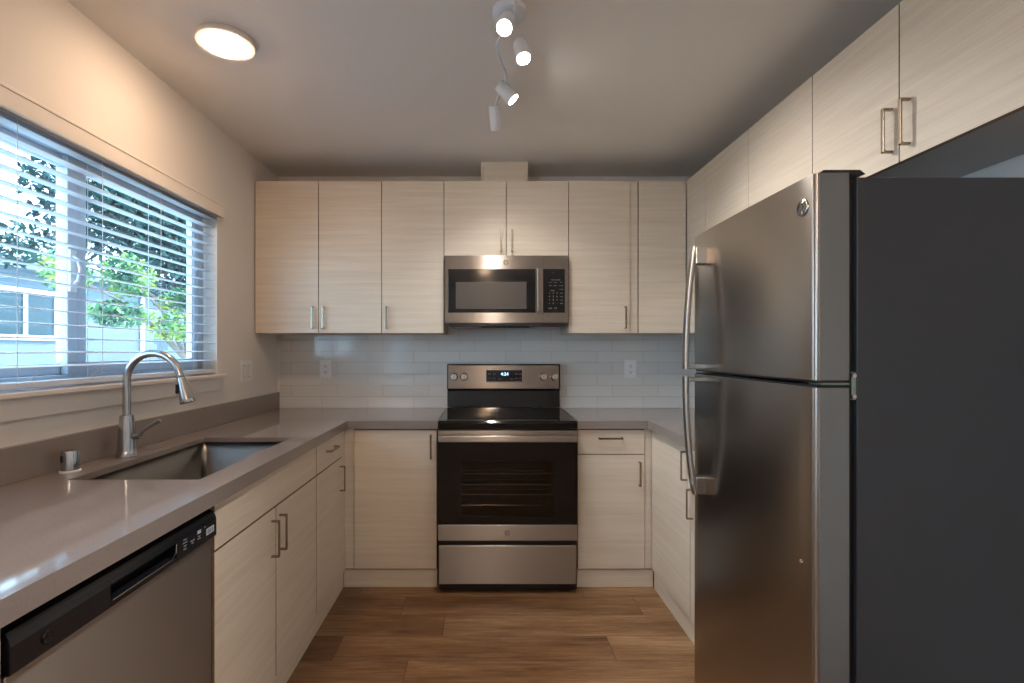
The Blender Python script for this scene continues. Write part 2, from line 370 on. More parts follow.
xw = XL+.001; RX0 = -.258
YN = .12
m = poly_slab([(xw, YN), (CFL, YN), (CFL, CFB), (RX0, CFB), (RX0, YB-.010), (xw, YB-.010)], [(HX0, HY0), (HX1, HY0), (HX1, HY1), (HX0, HY1)], ZQ, ZT)
m.build('worktop', QZ, cl)
poly_slab([(CFL-.02, YN), (CFL, YN), (CFL, CFB), (RX0, CFB), (RX0, CFB+.02), (CFL-.02, CFB+.02)], None, ZU, ZQ-.0001).build('edge_band', QZ, cl)
box('side_splash', QZ, cl, (xw, XL+.02, YN, YB-.010, ZT+.0003, ZT+.108), .0015)
RX1, CFR = .504, .905
cr_ = thing('countertop', (XR, 2.6, ZT), 'taupe grey quartz countertop wrapping the right corner beside the fridge', 'countertop')
RYN = 1.885
poly_slab([(RX1, CFB), (CFR, CFB), (CFR, RYN), (XR-.001, RYN), (XR-.001, YB-.010), (RX1, YB-.010)], None, ZQ, ZT).build('worktop', QZ, cr_)
poly_slab([(RX1, CFB), (CFR, CFB), (CFR, RYN), (CFR+.02, RYN), (CFR+.02, CFB+.02), (RX1, CFB+.02)], None, ZU, ZQ-.0001).build('edge_band', QZ, cr_)

# ------------------------------------------------------------------ base cabinets
ZD0, ZD1, ZS = .108, .886, .748     # door bottom, front top, drawer/door split
DT = .019; G = .002
DXL, DYB, DXR = -.78, 2.79, .93      # door face planes
def cab(name, label, base): return thing(name, base, label, 'cabinet')
def front(par, name, face, a0, a1, z0, z1, plane, G=.002):
    if face == 'L': G = .003
    if face == 'L': b = (plane-DT, plane, a0+G, a1-G, z0+G, z1-G)
    elif face == 'R': b = (plane, plane+DT, a0+G, a1-G, z0+G, z1-G)
    else: b = (a0+G, a1-G, plane, plane+DT, z0+G, z1-G)
    o = box(name, LAM, par, b, .0006); o.data.materials.append(EDGE); ax = 1 if face == 'B' else 0
    for p in o.data.polygons:
        if abs(p.normal[ax]) < .5: p.material_index = 1
    return o
RZ = {'L': PI/2, 'R': -PI/2, 'B': 0}
def hnd(par, face, a, z, plane, horiz=False):
    loc = (plane, a, z) if face in 'LR' else (a, plane, z)
    return handle(par, loc, RZ[face], horiz)
def carcass(par, face, a0, a1, plane, kick=.012, zt=ZQ-.001, deep=.55):
    if face == 'L':
        x0, x1 = XL+.003, plane-DT-.001
        m = MB().box(x0, x1, a0+.0006, a0+.018, .1, zt).box(x0, x1, a1-.018, a1-.0006, .1, zt).box(x0, x1, a0+.018, a1-.018, .1, .118).box(x0, x0+.006, a0+.018, a1-.018, .118, zt).box(x1-.018, x1, a0+.018, a1-.018, ZS-.03, ZS+.01).box(x1-.018, x1, a0+.018, a1-.018, zt-.03, zt)
        m.build('carcass', SEAM, par); box('toe_kick', LAM, par, (plane-kick-.016, plane-kick, a0+.0006, a1-.0006, 0.001, .0995), .001)
    elif face == 'R':
        x0, x1 = plane+DT+.001, XR-.003
        m = MB().box(x0, x1, a0+.0006, a0+.018, .1, zt).box(x0, x1, a1-.018, a1-.0006, .1, zt).box(x0, x1, a0+.018, a1-.018, .1, .118).box(x1-.006, x1, a0+.018, a1-.018, .118, zt).box(x0, x0+.018, a0+.018, a1-.018, zt-.03, zt)
        m.build('carcass', SEAM, par); box('toe_kick', LAM, par, (plane+kick, plane+kick+.016, a0+.0006, a1-.0006, 0.001, .0995), .001)
    else:
        y0, y1 = plane+DT+.001, YB-.012
        m = MB().box(a0+.0006, a0+.018, y0, y1, .1, zt).box(a1-.018, a1-.0006, y0, y1, .1, zt).box(a0+.018, a1-.018, y0, y1, .1, .118).box(a0+.018, a1-.018, y1-.006, y1, .118, zt).box(a0+.018, a1-.018, y0, y0+.018, zt-.03, zt)
        m.build('carcass', SEAM, par); box('toe_kick', LAM, par, (a0+(-.011 if a0 < -.7 else .0006), a1+(.0125 if a1 > .9 else -.0006), plane+kick, plane+kick+.016, 0.001, .0995), .001)
# sink base
c = cab('sink_cabinet', 'cream laminate sink base cabinet with two doors right of the dishwasher', (DXL-.3, 1.87, 0))
carcass(c, 'L', 1.439, 2.312, DXL, zt=.69)
front(c, 'false_front', 'L', 1.439, 2.312, ZS, ZD1, DXL)
d = front(c, 'door', 'L', 1.439, 1.866, ZD0, ZS, DXL); hnd(d, 'L', 1.827, .640, DXL)
d = front(c, 'door', 'L', 1.866, 2.312, ZD0, ZS, DXL); hnd(d, 'L', 1.897, .640, DXL)
# narrow drawer cabinet
c = cab('drawer_cabinet', 'narrow cream base cabinet with one drawer between sink cabinet and the left corner', (DXL-.3, 2.52, 0))
carcass(c, 'L', 2.312, 2.727, DXL)
d = front(c, 'drawer', 'L', 2.312, 2.727, ZS, ZD1, DXL); hnd(d, 'L', 2.52, .832, DXL, True)
d = front(c, 'door', 'L', 2.312, 2.727, ZD0, ZS, DXL); hnd(d, 'L', 2.685, .640, DXL)
# left corner cabinet (door beside the range) with corner filler
c = cab('corner_cabinet', 'cream base cabinet with single tall door directly left of the range', (-.5, 3.1, 0))
carcass(c, 'B', DXL+.001, -.268, DYB)
d = front(c, 'door', 'B', -.732, -.268, ZD0, ZD1, DYB); hnd(d, 'B', -.300, .792, DYB)
MB().box(DXL-.0035, -.733, DYB+.006, DYB+.019, ZD0, ZU-.002).box(DXL-.018, DXL-.004, 2.728, DYB+.016, .1, ZU-.002).box(DXL-.028, DXL-.0125, 2.728, DYB+.0115, .001, .0995).build('filler', LAM, c, .001)
# cabinet right of range
c = cab('drawer_cabinet', 'cream base cabinet with one drawer directly right of the range', (.7, 3.1, 0))
carcass(c, 'B', .516, DXR-.001, DYB)
d = front(c, 'drawer', 'B', .516, .892, ZS, ZD1, DYB); hnd(d, 'B', .697, .840, DYB, True)
d = front(c, 'door', 'B', .516, .892, ZD0, ZS, DYB); hnd(d, 'B', .860, .641, DYB)
MB().box(.893, DXR+.014, DYB+.006, DYB+.019, ZD0, ZU-.002).build('filler', LAM, c, .001)
# right run
c = cab('corner_cabinet', 'cream base cabinet with full height door in the right run nearest the back wall', (DXR+.3, 2.5, 0))
carcass(c, 'R', 2.267, DYB-.003, DXR)
d = front(c, 'door', 'R', 2.267, DYB-.003, ZD0, ZD1, DXR); hnd(d, 'R', 2.300, .797, DXR)
c = cab('drawer_cabinet', 'cream base cabinet mostly hidden behind the fridge, only its door pull showing', (DXR+.3, 2.07, 0))
carcass(c, 'R', 1.890, 2.267, DXR)
d = front(c, 'drawer', 'R', 1.890, 2.267, ZS, ZD1, DXR); hnd(d, 'R', 2.08, .832, DXR, True)
d = front(c, 'door', 'R', 1.890, 2.267, ZD0, ZS, DXR); hnd(d, 'R', 2.237, .640, DXR)
# cabinet on the near side of the dishwasher (just out of frame, its edge shows)
c = cab('base_cabinet', 'cream base cabinet on the near side of the dishwasher at the frame edge', (DXL-.3, .46, 0))
carcass(c, 'L', YN+.01, .808, DXL)
d = front(c, 'door', 'L', YN+.01, .808, ZD0, ZD1, DXL); hnd(d, 'L', .76, .79, DXL)

# ------------------------------------------------------------------ sink, faucet, air gap
sk = thing('sink', ((HX0+HX1)/2, (HY0+HY1)/2, ZQ-.23), 'rectangular stainless undermount sink set in the left countertop', 'sink')
m = MB(); t = .012; e = .008
x0, x1, y0, y1, zb, zt = HX0-e+.0, HX1+e, HY0-e, HY1+e, .70, ZQ-.0005
bm = m.bm
def ring(x0, x1, y0, y1, z, r=.02, n=5):
    out = []
    for cx_, cy_, a0 in ((x1-r, y1-r, 0), (x0+r, y1-r, PI/2), (x0+r, y0+r, PI), (x1-r, y0+r, 1.5*PI)):
        for k in range(n+1): a = a0+k*PI/2/n; out.append(bm.verts.new((cx_+r*math.cos(a), cy_+r*math.sin(a), z)))
    return out
rs = [ring(x0-.02, x1+.02, y0-.02, y1+.02, zt), ring(x0, x1, y0, y1, zt), ring(x0+.004, x1-.004, y0+.004, y1-.004, zb+.02), ring(x0+.02, x1-.02, y0+.02, y1-.02, zb, .03)]
for a, b in zip(rs, rs[1:]):
    for i in range(len(a)): bm.faces.new((a[i], a[(i+1) % len(a)], b[(i+1) % len(a)], b[i]))
bm.faces.new(rs[-1])
o = m.build('bowl', SINKM, sk, smooth=True)
sd = o.modifiers.new('solid', 'SOLIDIFY'); sd.thickness = .0012; sd.offset = 1
MB().lathe([(.001, .001), (.045, .001), (.045, .004), (.03, .003), (.028, -.01), (.001, -.01)], ((x0+x1)/2, (y0+y1)/2, zb+.0015), seg=28).build('drain', CHROME, sk, smooth=True)

fx, fy = -1.322, 1.845
f = thing('faucet', (fx, fy, ZT), 'brushed nickel pull-down gooseneck faucet standing behind the sink', 'faucet')
MB().lathe([(.036, 0), (.036, .003), (.033, .006), (.030, .03), (.0265, .09), (.0235, .14), (.0215, .152), (.018, .153)], (fx, fy, ZT+.0005)).build('base', NICKEL, f, smooth=True)
R_ = .099; zc = 1.219
pts = [(fx, fy, ZT+.15), (fx, fy, ZT+.2), (fx, fy, zc-.03)] + [(fx+R_-R_*math.cos(a), fy, zc+R_*math.sin(a)) for a in [PI*k/22 for k in range(21)]]
a = PI*20/22; tx, tz = math.sin(a), math.cos(a)
end = Vector(pts[-1]); dr = Vector((math.sin(a), 0, math.cos(a))).normalized()
pts.append(tuple(end+dr*.012))
MB().tube(pts, .0135, 20).build('spout', NICKEL, f, smooth=True)
e0 = Vector(pts[-1])
sp_ = MB().lathe([(.0125, 0), (.0125, .006), (.0145, .007), (.017, .03), (.0245, .085), (.027, .100), (.0255, .104), (.021, .104)], e0, dr, 24).build('spray_head', NICKEL, f, smooth=True)
MB().lathe([(.0128, 0), (.0128, .003)], e0+dr*.0035, dr, 24).build('seal_ring', RUBBER, sp_)
pb = e0+dr*.05+Vector((-.0155, -.012, 0)); MB().box(pb.x-.006, pb.x+.004, pb.y-.008, pb.y+.008, pb.z-.018, pb.z+.018).build('spray_button', BLACKP, sp_, .003)
hp = Vector((fx+.028, fy, ZT+.075))
hd = MB().cyl(hp, hp+Vector((.022, 0, .004)), .013, .012).build('lever_hub', NICKEL, f, smooth=True)
MB().tube([hp+Vector(v) for v in ((.020, 0, .004), (.032, 0, .020), (.055, 0, .036), (.082, 0, .052), (.095, 0, .058))], [.008, .0075, .007, .0085, .008], 12, flat=.8).build('lever', NICKEL, f, smooth=True)
ax_, ay_ = -1.340, 1.615
ag = thing('sink_air_gap', (ax_, ay_, ZT), 'short brushed nickel cylinder air gap cap on the counter left of the faucet', 'air gap cap')
MB().lathe([(.029, 0), (.029, .004), (.026, .006)], (ax_, ay_, ZT+.0005)).build('base_ring', WHITE, ag, smooth=True)
MB().lathe([(.0245, .006), (.0245, .064), (.023, .068), (.0, .0685)], (ax_, ay_, ZT+.0005), cap=False).build('cap', NICKEL, ag, smooth=True)
a = math.radians(-95); MB().box(ax_-.010, ax_-.004, ay_-.0262, ay_-.018, ZT+.034, ZT+.056).build('vent_slot', BLACKP, ag)

# ------------------------------------------------------------------ dishwasher
dw = thing('dishwasher', (DXL-.3, 1.12, 0), 'stainless dishwasher with black control panel under the left countertop', 'dishwasher')
Y0, Y1 = .813, 1.436; PX = -.783
box('body', BLACKP, dw, (XL+.06, PX-.03, Y0+.002, Y1-.002, .06, .868), .002)
box('door', STEELD, dw, (PX-.028, PX, Y0+.002, Y1-.002, .115, .796), .006, 4)
box('toe_kick', BLACKP, dw, (PX-.055, PX-.04, Y0+.004, Y1-.004, .002, .110), .001)
# curved control panel with a pocket grip
PY0, PY1 = 1.030, 1.250
prof = [(PX-.03, .798), (PX+.010, .798), (PX+.012, .802), (PX+.012, .846), (PX+.009, .858), (PX+.002, .868), (PX-.010, .874), (PX-.03, .876)]
m = MB()
m.prism([(x, Y0, z) for x, z in prof], (0, PY0-Y0, 0)).prism([(x, PY1, z) for x, z in prof], (0, Y1-PY1, 0))
low = [(PX-.03, .798), (PX+.010, .798), (PX+.012, .802), (PX+.012, .812), (PX-.002, .813), (PX-.02, .818), (PX-.03, .818)]
up = [(PX-.03, .842), (PX+.0, .842), (PX+.012, .846), (PX+.009, .858), (PX+.002, .868), (PX-.010, .874), (PX-.03, .876)]
for pr in (low, up): m.prism([(x, PY0, z) for x, z in pr], (0, PY1-PY0, 0))
m.box(PX-.03, PX-.022, PY0, PY1, .818, .842)
cp = m.build('control_panel', DWP, dw, .0008)
MB().tube([(PX+.0125, y, z) for y, z in ((PY0+.004, .8125), (PY1-.02, .8125), (PY1-.003, .824), (PY1-.001, .845))], .0013, 6).build('pocket_rim', CHROME, cp, smooth=True)
for k, z in enumerate((.843, .835, .827, .819)): text('button_print', ('Heavy', 'Normal', 'Light', 'Rinse')[k], .006, (PX+.0124, 1.285, z), GREYT, cp, 'plusx', .0002)
for y, tx_ in ((1.318, 'Heated\nDry'), (1.348, 'Start\nReset')): text('button_print', tx_, .006, (PX+.0124, y, .825), GREYT, cp, 'plusx', .0002)
box('start_button', GREYT, cp, (PX+.012, PX+.0128, 1.340, 1.356, .835, .844), .0002)
box('indicator_print', GREYT, cp, (PX+.012, PX+.0126, 1.374, 1.380, .842, .844), .0001)
st = box('sticker', STICK, cp, (PX+.012, PX+.0126, 1.383, 1.422, .816, .834), .0002)
for y0_, y1_ in ((1.388, 1.406), (1.409, 1.418)): box('sticker_print', mat('sticker_grey_print', '83888e', .5), st, (PX+.0126, PX+.0129, y0_, y1_, .819, .831), .0001)
emblem(cp, (PX+.012, .880, .826), .011, 'plusx', DWP, BLACKP)

# ------------------------------------------------------------------ range
FY = 2.72; RXA, RXB = -.256, .502
def rz(py): return EYE-(py-350)*.00544
rg = thing('range', (.123, 3.05, 0), 'freestanding stainless and black glass electric range between the base cabinets', 'range')
box('body', BLACKP, rg, (RXA+.004, RXB-.004, FY+.05, YB-.03, .03, .915), .002)
for x in (RXA+.05, RXB-.05):
    for y in (FY+.09, YB-.1): MB().cyl((x, y, .001), (x, y, .031), .018).build('foot', BLACKP, rg, smooth=True)
MB().box(RXA+.006, RXB-.006, FY+.03, FY+.05, .012, .055).build('kick_plate', BLACKP, rg)
dr_ = box('storage_drawer', STEEL, rg, (RXA+.004, RXB-.004, FY, FY+.048, .055, .266), .004, 4)
box('drawer_gap', BLACKP, rg, (RXA+.006, RXB-.006, FY+.012, FY+.048, .267, .291), .001)
# oven door: frame with window opening and glass
WXa, WXb, WZa, WZb = -.132, .378, .424, .728
m = MB().box(RXA, WXa, FY, FY+.03, .380, .832).box(WXb, RXB, FY, FY+.03, .380, .832).box(WXa, WXb, FY, FY+.03, .380, WZa).box(WXa, WXb, FY, FY+.03, WZb, .832)
od = m.build('oven_door', BLACKG, rg)
MB().box(WXa, WXb, FY+.001, FY+.004, WZa, WZb).build('glass', OVENG, od)
bt = box('lower_band', STEEL, od, (RXA, RXB, FY-.002, FY+.048, .2925, .379), .003, 4)
box('top_band', STEEL, od, (RXA, RXB, FY-.001, FY+.03, .833, .893), .003, 4)
m = MB().box(RXA+.006, RXB-.006, FY-.052, FY-.032, .836, .872); m.box(RXA+.01, RXA+.03, FY-.034, FY, .842, .868).box(RXB-.03, RXB-.01, FY-.034, FY, .842, .868)
m.build('oven_handle', STEEL, od, .006, seg=4)
emblem(bt, (.122, FY-.002, .336), .0165, 'front', STEELD, BLACKP)
# oven cavity seen through the glass, with racks
ENAM = mat('oven_enamel', '6a6059', .4)
m = MB(); x0, x1, z0, z1, y0, y1 = WXa-.02, WXb+.02, WZa-.03, WZb+.03, FY+.031, FY+.4
m.box(x0-.004, x0, y0, y1, z0, z1).box(x1, x1+.004, y0, y1, z0, z1).box(x0, x1, y0, y1, z0-.004, z0).box(x0, x1, y0, y1, z1, z1+.004).box(x0, x1, y1, y1+.004, z0, z1)
cv = m.build('oven_cavity', ENAM, rg)
bpy.data.objects.remove([o for o in rg.children if o.name.startswith('body')][0])
m = MB().box(RXA+.004, x0-.005, FY+.05, YB-.03, .03, .915).box(x1+.005, RXB-.004, FY+.05, YB-.03, .03, .915).box(x0-.005, x1+.005, FY+.05, YB-.03, .03, z0-.005).box(x0-.005, x1+.005, FY+.05, YB-.03, z1+.005, .915).box(x0-.005, x1+.005, y1+.005, YB-.03, z0-.005, z1+.005)
m.build('body', BLACKP, rg)
for z in (.645, .585, .53, .47):
    m = MB().cyl((x0, y0+.02, z), (x1, y0+.02, z), .0035, seg=8).cyl((x0, y1-.03, z), (x1, y1-.03, z), .003, seg=8)
    for k in range(13): xx = x0+.02+k*(x1-x0-.04)/12; m.cyl((xx, y0+.02, z+.002), (xx, y1-.03, z+.002), .0018, seg=6)
    m.build('oven_rack', CHROME, rg, smooth=True)
# cooktop
m = MB().prism([(RXA-.000, FY-.002, .898), (RXA, FY-.012, .905), (RXA, FY-.014, .935), (RXA, FY-.004, .946), (RXA, FY+.05, .949), (RXA, YB-.08, .949), (RXA, YB-.08, .918), (RXA, FY+.04, .916)], (RXB-RXA, 0, 0))
ct = m.build('cooktop', BLACKG, rg, .003, seg=3)
box('trim_strip', STEEL, ct, (RXA+.001, RXA+.008, FY+.06, YB-.085, .9485, .9515), .0008)
box('trim_strip', STEEL, ct, (RXB-.008, RXB-.001, FY+.06, YB-.085, .9485, .9515), .0008)
BURN = mat('burner_marking', '4a4c50', .2)
for x, y, r in ((-.07, FY+.17, .105), (.31, FY+.17, .09), (-.07, FY+.43, .075), (.31, FY+.43, .105), (.12, FY+.47, .05)):
    m = MB()
    for rr in (r, r*.62): m.lathe([(rr-.0012, 0), (rr+.0012, 0), (rr+.0012, .0004), (rr-.0012, .0004)], (x, y, .9492), seg=48, cap=False)
    m.build('burner_ring', BURN, ct)
# backguard
BY = 3.325
bgz0, bgz1 = 1.073, 1.231
bk = MB().prism([(RXA+.004, BY+.012, .950), (RXA+.004, BY+.02, 1.06), (RXA+.004, BY-.004, bgz0-.005), (RXA+.004, BY-.002, bgz1), (RXA+.004, BY+.012, bgz1+.007), (RXA+.004, BY+.058, bgz1+.005), (RXA+.004, BY+.058, .950)], (RXB-RXA-.006, 0, 0)).build('backguard', BLACK, rg, .003, seg=3)
pn = box('control_fascia', STEEL, bk, (RXA+.012, RXB-.012, BY-.008, BY+.004, bgz0, bgz1-.002), .003, 4)
dp = MB().box(.004, .252, BY-.0115, BY-.0075, 1.115, 1.202).build('display_bezel', CHROME, bk, .008, seg=4)
dp2 = MB().box(.009, .247, BY-.013, BY-.009, 1.120, 1.197).build('display', BLACK, bk, .006, seg=4)
text('clock_digits', '4:24', .030, (.130, BY-.0133, 1.170), LCD, bk)
for x, z, t_ in ((.030, 1.171, 'Bake'), (.062, 1.171, 'Broil'), (.030, 1.143, 'Warm'), (.062, 1.143, 'Clean'), (.098, 1.138, 'Clock'), (.125, 1.138, '+'), (.150, 1.138, '-'), (.178, 1.138, 'Start'), (.207, 1.171, 'Timer'), (.232, 1.171, 'Light'), (.207, 1.143, 'Lock'), (.232, 1.143, 'Off')):
    text('button_print', t_, .0085, (x, BY-.0133, z), GREYT, bk)
for x in (-.206, -.139, .389, .461):
    kb = MB().lathe([(.027, 0), (.027, .005), (.0235, .008), (.022, .028), (.019, .032)], (x, BY-.0085, 1.153), (0, -1, 0), 28).build('knob', CHROME, bk, smooth=True)
    box('knob_grip', CHROME, kb, (x-.004, x+.004, BY-.047, BY-.036, 1.134, 1.172), .002)
    text('knob_print', 'Off', .008, (x, BY-.0083, 1.190), CASE, bk)

# ------------------------------------------------------------------ upper cabinets
UZ0, UZ1 = 1.434, 2.364; UY = 3.06; UXR = 1.235
def upper(label, a0, a1, z0, doors, base, face='B', name='wall_cabinet', group=None):
    c = thing(name, base, label, 'cabinet')
    if face == 'B':
        y0, y1 = UY+DT+.001, YB-.011
        MB().box(a0+.0005, a0+.017, y0, y1, z0, UZ1).box(a1-.017, a1-.0005, y0, y1, z0, UZ1).box(a0+.017, a1-.017, y0, y1, z0+.001, z0+.018).box(a0+.017, a1-.017, y0, y1, UZ1-.018, UZ1).box(a0+.017, a1-.017, y1-.006, y1, z0+.018, UZ1-.018).build('carcass', LAM, c, .0008)
    else:
        x0, x1 = UXR+DT+.001, XR-.002
        MB().box(x0, x1, a0+.0005, a0+.017, z0, UZ1).box(x0, x1, a1-.017, a1-.0005, z0, UZ1).box(x0, x1, a0+.017, a1-.017, z0+.001, z0+.018).box(x0, x1, a0+.017, a1-.017, UZ1-.018, UZ1).box(x1-.006, x1, a0+.017, a1-.017, z0+.018, UZ1-.018).build('carcass', LAM if z0 < 1.6 else UNDER, c, .0008)
    for d0, d1, hx, hz in doors:
        d = front(c, 'door', face, d0, d1, z0-.002, UZ1+.002, UY if face == 'B' else UXR, .0007 if face == 'R' and a1 > 2 else .002)
        if hx is not None: hnd(d, face, hx, hz, UY if face == 'B' else UXR)
    return c
UNDER = mat('grey_cabinet_underside', 'b9b9ba', .6)
upper('cream two door upper cabinet against the left wall', -1.408, -.633, UZ0, [(-1.408, -1.019, -1.053, 1.528), (-1.019, -.633, -.987, 1.528)], (-1.02, 3.2, UZ0))
upper('cream single door upper cabinet directly left of the microwave', -.633, -.251, UZ0, [(-.633, -.251, -.600, 1.528)], (-.44, 3.2, UZ0))
upper('short cream two door upper cabinet directly above the microwave', -.251, .511, 1.905, [(-.251, .130, .098, 1.995), (.130, .511, .165, 1.995)], (.13, 3.2, 1.905))
upper('cream single door upper cabinet directly right of the microwave', .511, .900, UZ0, [(.511, .889, .856, 1.528)], (.7, 3.2, UZ0))
c = upper('cream upper cabinet without a handle in the right back corner', .902, UXR-.003, UZ0, [(.938, UXR-.004, None, None)], (1.08, 3.2, UZ0))
box('filler', LAM, c, (.8905, .937, UY+.010, UY+.0185, UZ0, UZ1), .0008)
c = thing('cabinet_filler', (UXR, 2.93, UZ0), 'cream vertical filler panel between back corner and right upper cabinets', 'filler panel')
box('panel', LAM, c, (UXR, UXR+DT, 2.80+G, UY-.001, UZ0-.002, UZ1+.002), .001)
upper('cream two door upper cabinet on the right wall beyond the fridge', 1.888, 2.80, UZ0, [(1.888, 2.345, 2.305, 1.528), (2.345, 2.80, 2.38, 1.528)], (1.4, 2.34, UZ0), 'R')
upper('short cream two door cabinet with pulls above the fridge', 1.095, 1.887, 1.89, [(1.491, 1.887, 1.518, 1.995), (1.095, 1.491, 1.455, 1.995)], (1.4, 1.49, 1.89), 'R')
# boxed duct cover
db = thing('duct_cover', (.12, 3.2, UZ1), 'cream box hiding the duct between cabinet tops and ceiling', 'duct cover')
box('front_panel', LAM, db, (-.010, .254, 3.13, 3.145, UZ1+.0025, ZC-.001), .001)
MB().box(-.025, -.011, 3.129, YB-.003, UZ1+.0025, ZC-.001).build('side_panel', LAM, db, .001)
MB().box(.255, .269, 3.129, YB-.003, UZ1+.0025, ZC-.001).build('side_panel', LAM, db, .001)

# ------------------------------------------------------------------ microwave
MY = 3.01; MXA, MXB = -.242, .500; MZ0, MZ1 = 1.494, 1.8985
mw = thing('microwave', (.13, 3.2, MZ0), 'stainless over-the-range microwave hung under the short upper cabinet', 'microwave')
box('body', mat('microwave_case', '8f8a85', .4, .8), mw, (MXA+.002, MXB-.002, MY+.03, YB-.012, MZ0-.004, MZ1-.001), .002)
SPL = .357
m = MB(); GX0, GX1, GZ0, GZ1 = -.2227, .3046, 1.5545, 1.8176
m.box(MXA, GX0, MY, MY+.028, MZ0, MZ1).box(GX1, SPL-.0005, MY, MY+.028, MZ0, MZ1).box(GX0, GX1, MY, MY+.028, MZ0, GZ0).box(GX0, GX1, MY, MY+.028, GZ1, MZ1)
md = m.build('door', STEEL, mw)
gl = MB().box(GX0, GX1, MY-.001, MY+.026, GZ0, GZ1).build('door_glass', BLACK, md, .002)
MB().box(-.176, .250, MY-.0016, MY+.001, 1.577, 1.740).build('window_mesh', MESHG, md, .002)
m = MB().box(.310, .344, MY-.040, MY-.026, 1.560, 1.818).box(.316, .338, MY-.028, MY, 1.565, 1.590).box(.316, .338, MY-.028, MY, 1.788, 1.813)
m.build('handle', STEEL, md, .005, seg=4)
box('control_fascia', STEEL, mw, (SPL+.0005, MXB, MY, MY+.028, MZ0, MZ1), .001)
kp = box('keypad', BLACK, mw, (.350, .481, MY-.002, MY+.001, GZ0, GZ1), .002)
text('keypad_print', '.', .02, (.408, MY-.0023, 1.800), GREYT, kp)
text('keypad_print', 'Sensor Cooking', .0085, (.425, MY-.0023, 1.752), GREYT, kp)
for r_, (z, row) in enumerate(((1.737, ('Popcorn', 'Reheat', 'Cook')), (1.717, ('Potato', 'Defrost', 'Beverage')))):
    for x, t_ in zip((.395, .425, .458), row): text('keypad_print', t_, .0062, (x, MY-.0023, z), GREYT, kp)
text('keypad_print', 'Express', .0075, (.407, MY-.0023, 1.688), GREYT, kp)
for r_, row in enumerate(('123', '456', '789')):
    for k, t_ in enumerate(row): text('keypad_print', t_, .013, (.388+.0225*k, MY-.0023, 1.672-.0205*r_), GREYT, kp)
for k, t_ in enumerate(('+', '0', '-')): text('keypad_print', t_, .013, (.388+.0225*k, MY-.0023, 1.610), GREYT, kp)
for z, t_ in ((1.695, 'Power'), (1.672, 'Timer'), (1.651, 'Clock'), (1.630, 'Vent'), (1.610, 'Light')): text('keypad_print', t_, .0075, (.460, MY-.0023, z), GREYT, kp)
for x, t_ in ((.393, 'Start'), (.424, 'Off')): text('keypad_print', t_, .011, (x, MY-.0023, 1.581), GREYT, kp)
emblem(md, (.126, MY, 1.858), .0155, 'front', CHROME, CASE)
# underside: grease filters and lamp bay
m = MB().prism([(MXA+.004, MY+.006, MZ0-.001), (MXA+.030, MY+.03, MZ0-.020), (MXA+.030, MY+.30, MZ0-.020), (MXA+.004, YB-.02, MZ0-.001)], (.0, 0, .0001))
m.bm.free(); m = MB().prism([(MXA+.004, MY+.004, MZ0-.0045), (MXB-.004, MY+.004, MZ0-.0045), (MXB-.035, MY+.004, MZ0-.022), (MXA+.035, MY+.004, MZ0-.022)], (0, .33, 0))
up_ = m.build('underside_pan', BLACKP, mw, .002)
for xa, xb in ((MXA+.055, MXA+.20), (MXB-.20, MXB-.055)):
    fl = box('grease_filter', STEELD, up_, (xa, xb, MY+.02, MY+.30, MZ0-.027, MZ0-.0222), .002)
MB().box(-.02, .27, MY+.03, MY+.28, MZ0-.029, MZ0-.0222).build('lamp_cover', BLACK, up_, .003)

# ------------------------------------------------------------------ fridge
FZ1 = 1.745; FD0, FD1 = 1.170, 1.853; FXF = .772
fr = thing('refrigerator', (1.2, 1.51, 0), 'stainless top-freezer refrigerator with charcoal side on the right', 'refrigerator')
box('case', CASE, fr, (.870, XR-.02, FD0, FD1, .03, 1.735), .004, 3)
box('case_lip', BLACKP, fr, (.858, .871, FD0+.012, FD1-.012, .05, 1.728), .001)
box('base_grille', BLACKP, fr, (.845, .869, FD0+.01, FD1-.01, .012, .085), .002)
for x, y in ((.92, FD0+.06), (.92, FD1-.06), (1.46, FD0+.06), (1.46, FD1-.06)): MB().cyl((x, y, .001), (x, y, .031), .02).build('foot', BLACKP, fr)
def fdoor(name, z0, z1):
    m = MB(); r = .012; X0 = FXF; X1 = .853; pts = []
    n_ = 14
    pts.append((X1, FD0+.001)); pts.append((X0+r, FD0+.001))
    for k in range(1, 5): a = k*PI/2/5; pts.append((X0+r-r*math.sin(a), FD0+.001+r-r*math.cos(a)))
    for k in range(n_+1):
        t = k/n_; y = FD0+.001+r+(FD1-FD0-.002-2*r)*t; pts.append((X0-.006*(1-(2*t-1)**2), y))
    for k in range(1, 5): a = k*PI/2/5; pts.append((X0+r-r*math.cos(a), FD1-.001-r+r*math.sin(a)))
    pts.append((X0+r, FD1-.001)); pts.append((X1, FD1-.001))
    m.prism([(x, y, z0) for x, y in pts], (0, 0, z1-z0))
    o = m.build(name, STEELF, fr); me = o.data; me.materials.append(DOORSIDE)
    for p in me.polygons:
        p.use_smooth = True
        if p.normal.y < -.999 or p.normal.y > .999 or abs(p.normal.z) > .9: p.material_index = 1; p.use_smooth = False
    es = o.modifiers.new('e', 'EDGE_SPLIT'); es.split_angle = math.radians(30)
    return o
fz = fdoor('freezer_door', 1.259, FZ1); fd = fdoor('fridge_door', .075, 1.241)
box('gasket', RUBBER, fz, (.8535, .8575, FD0+.01, FD1-.01, 1.262, FZ1-.004), .001)
box('gasket', RUBBER, fd, (.8535, .8575, FD0+.01, FD1-.01, .09, 1.238), .001)
box('door_trim', BLACKP, fz, (.779, .852, FD0+.006, FD1-.006, 1.2525, 1.2588), .001)
box('door_trim', BLACKP, fd, (.779, .852, FD0+.006, FD1-.006, 1.2413, 1.2475), .001)
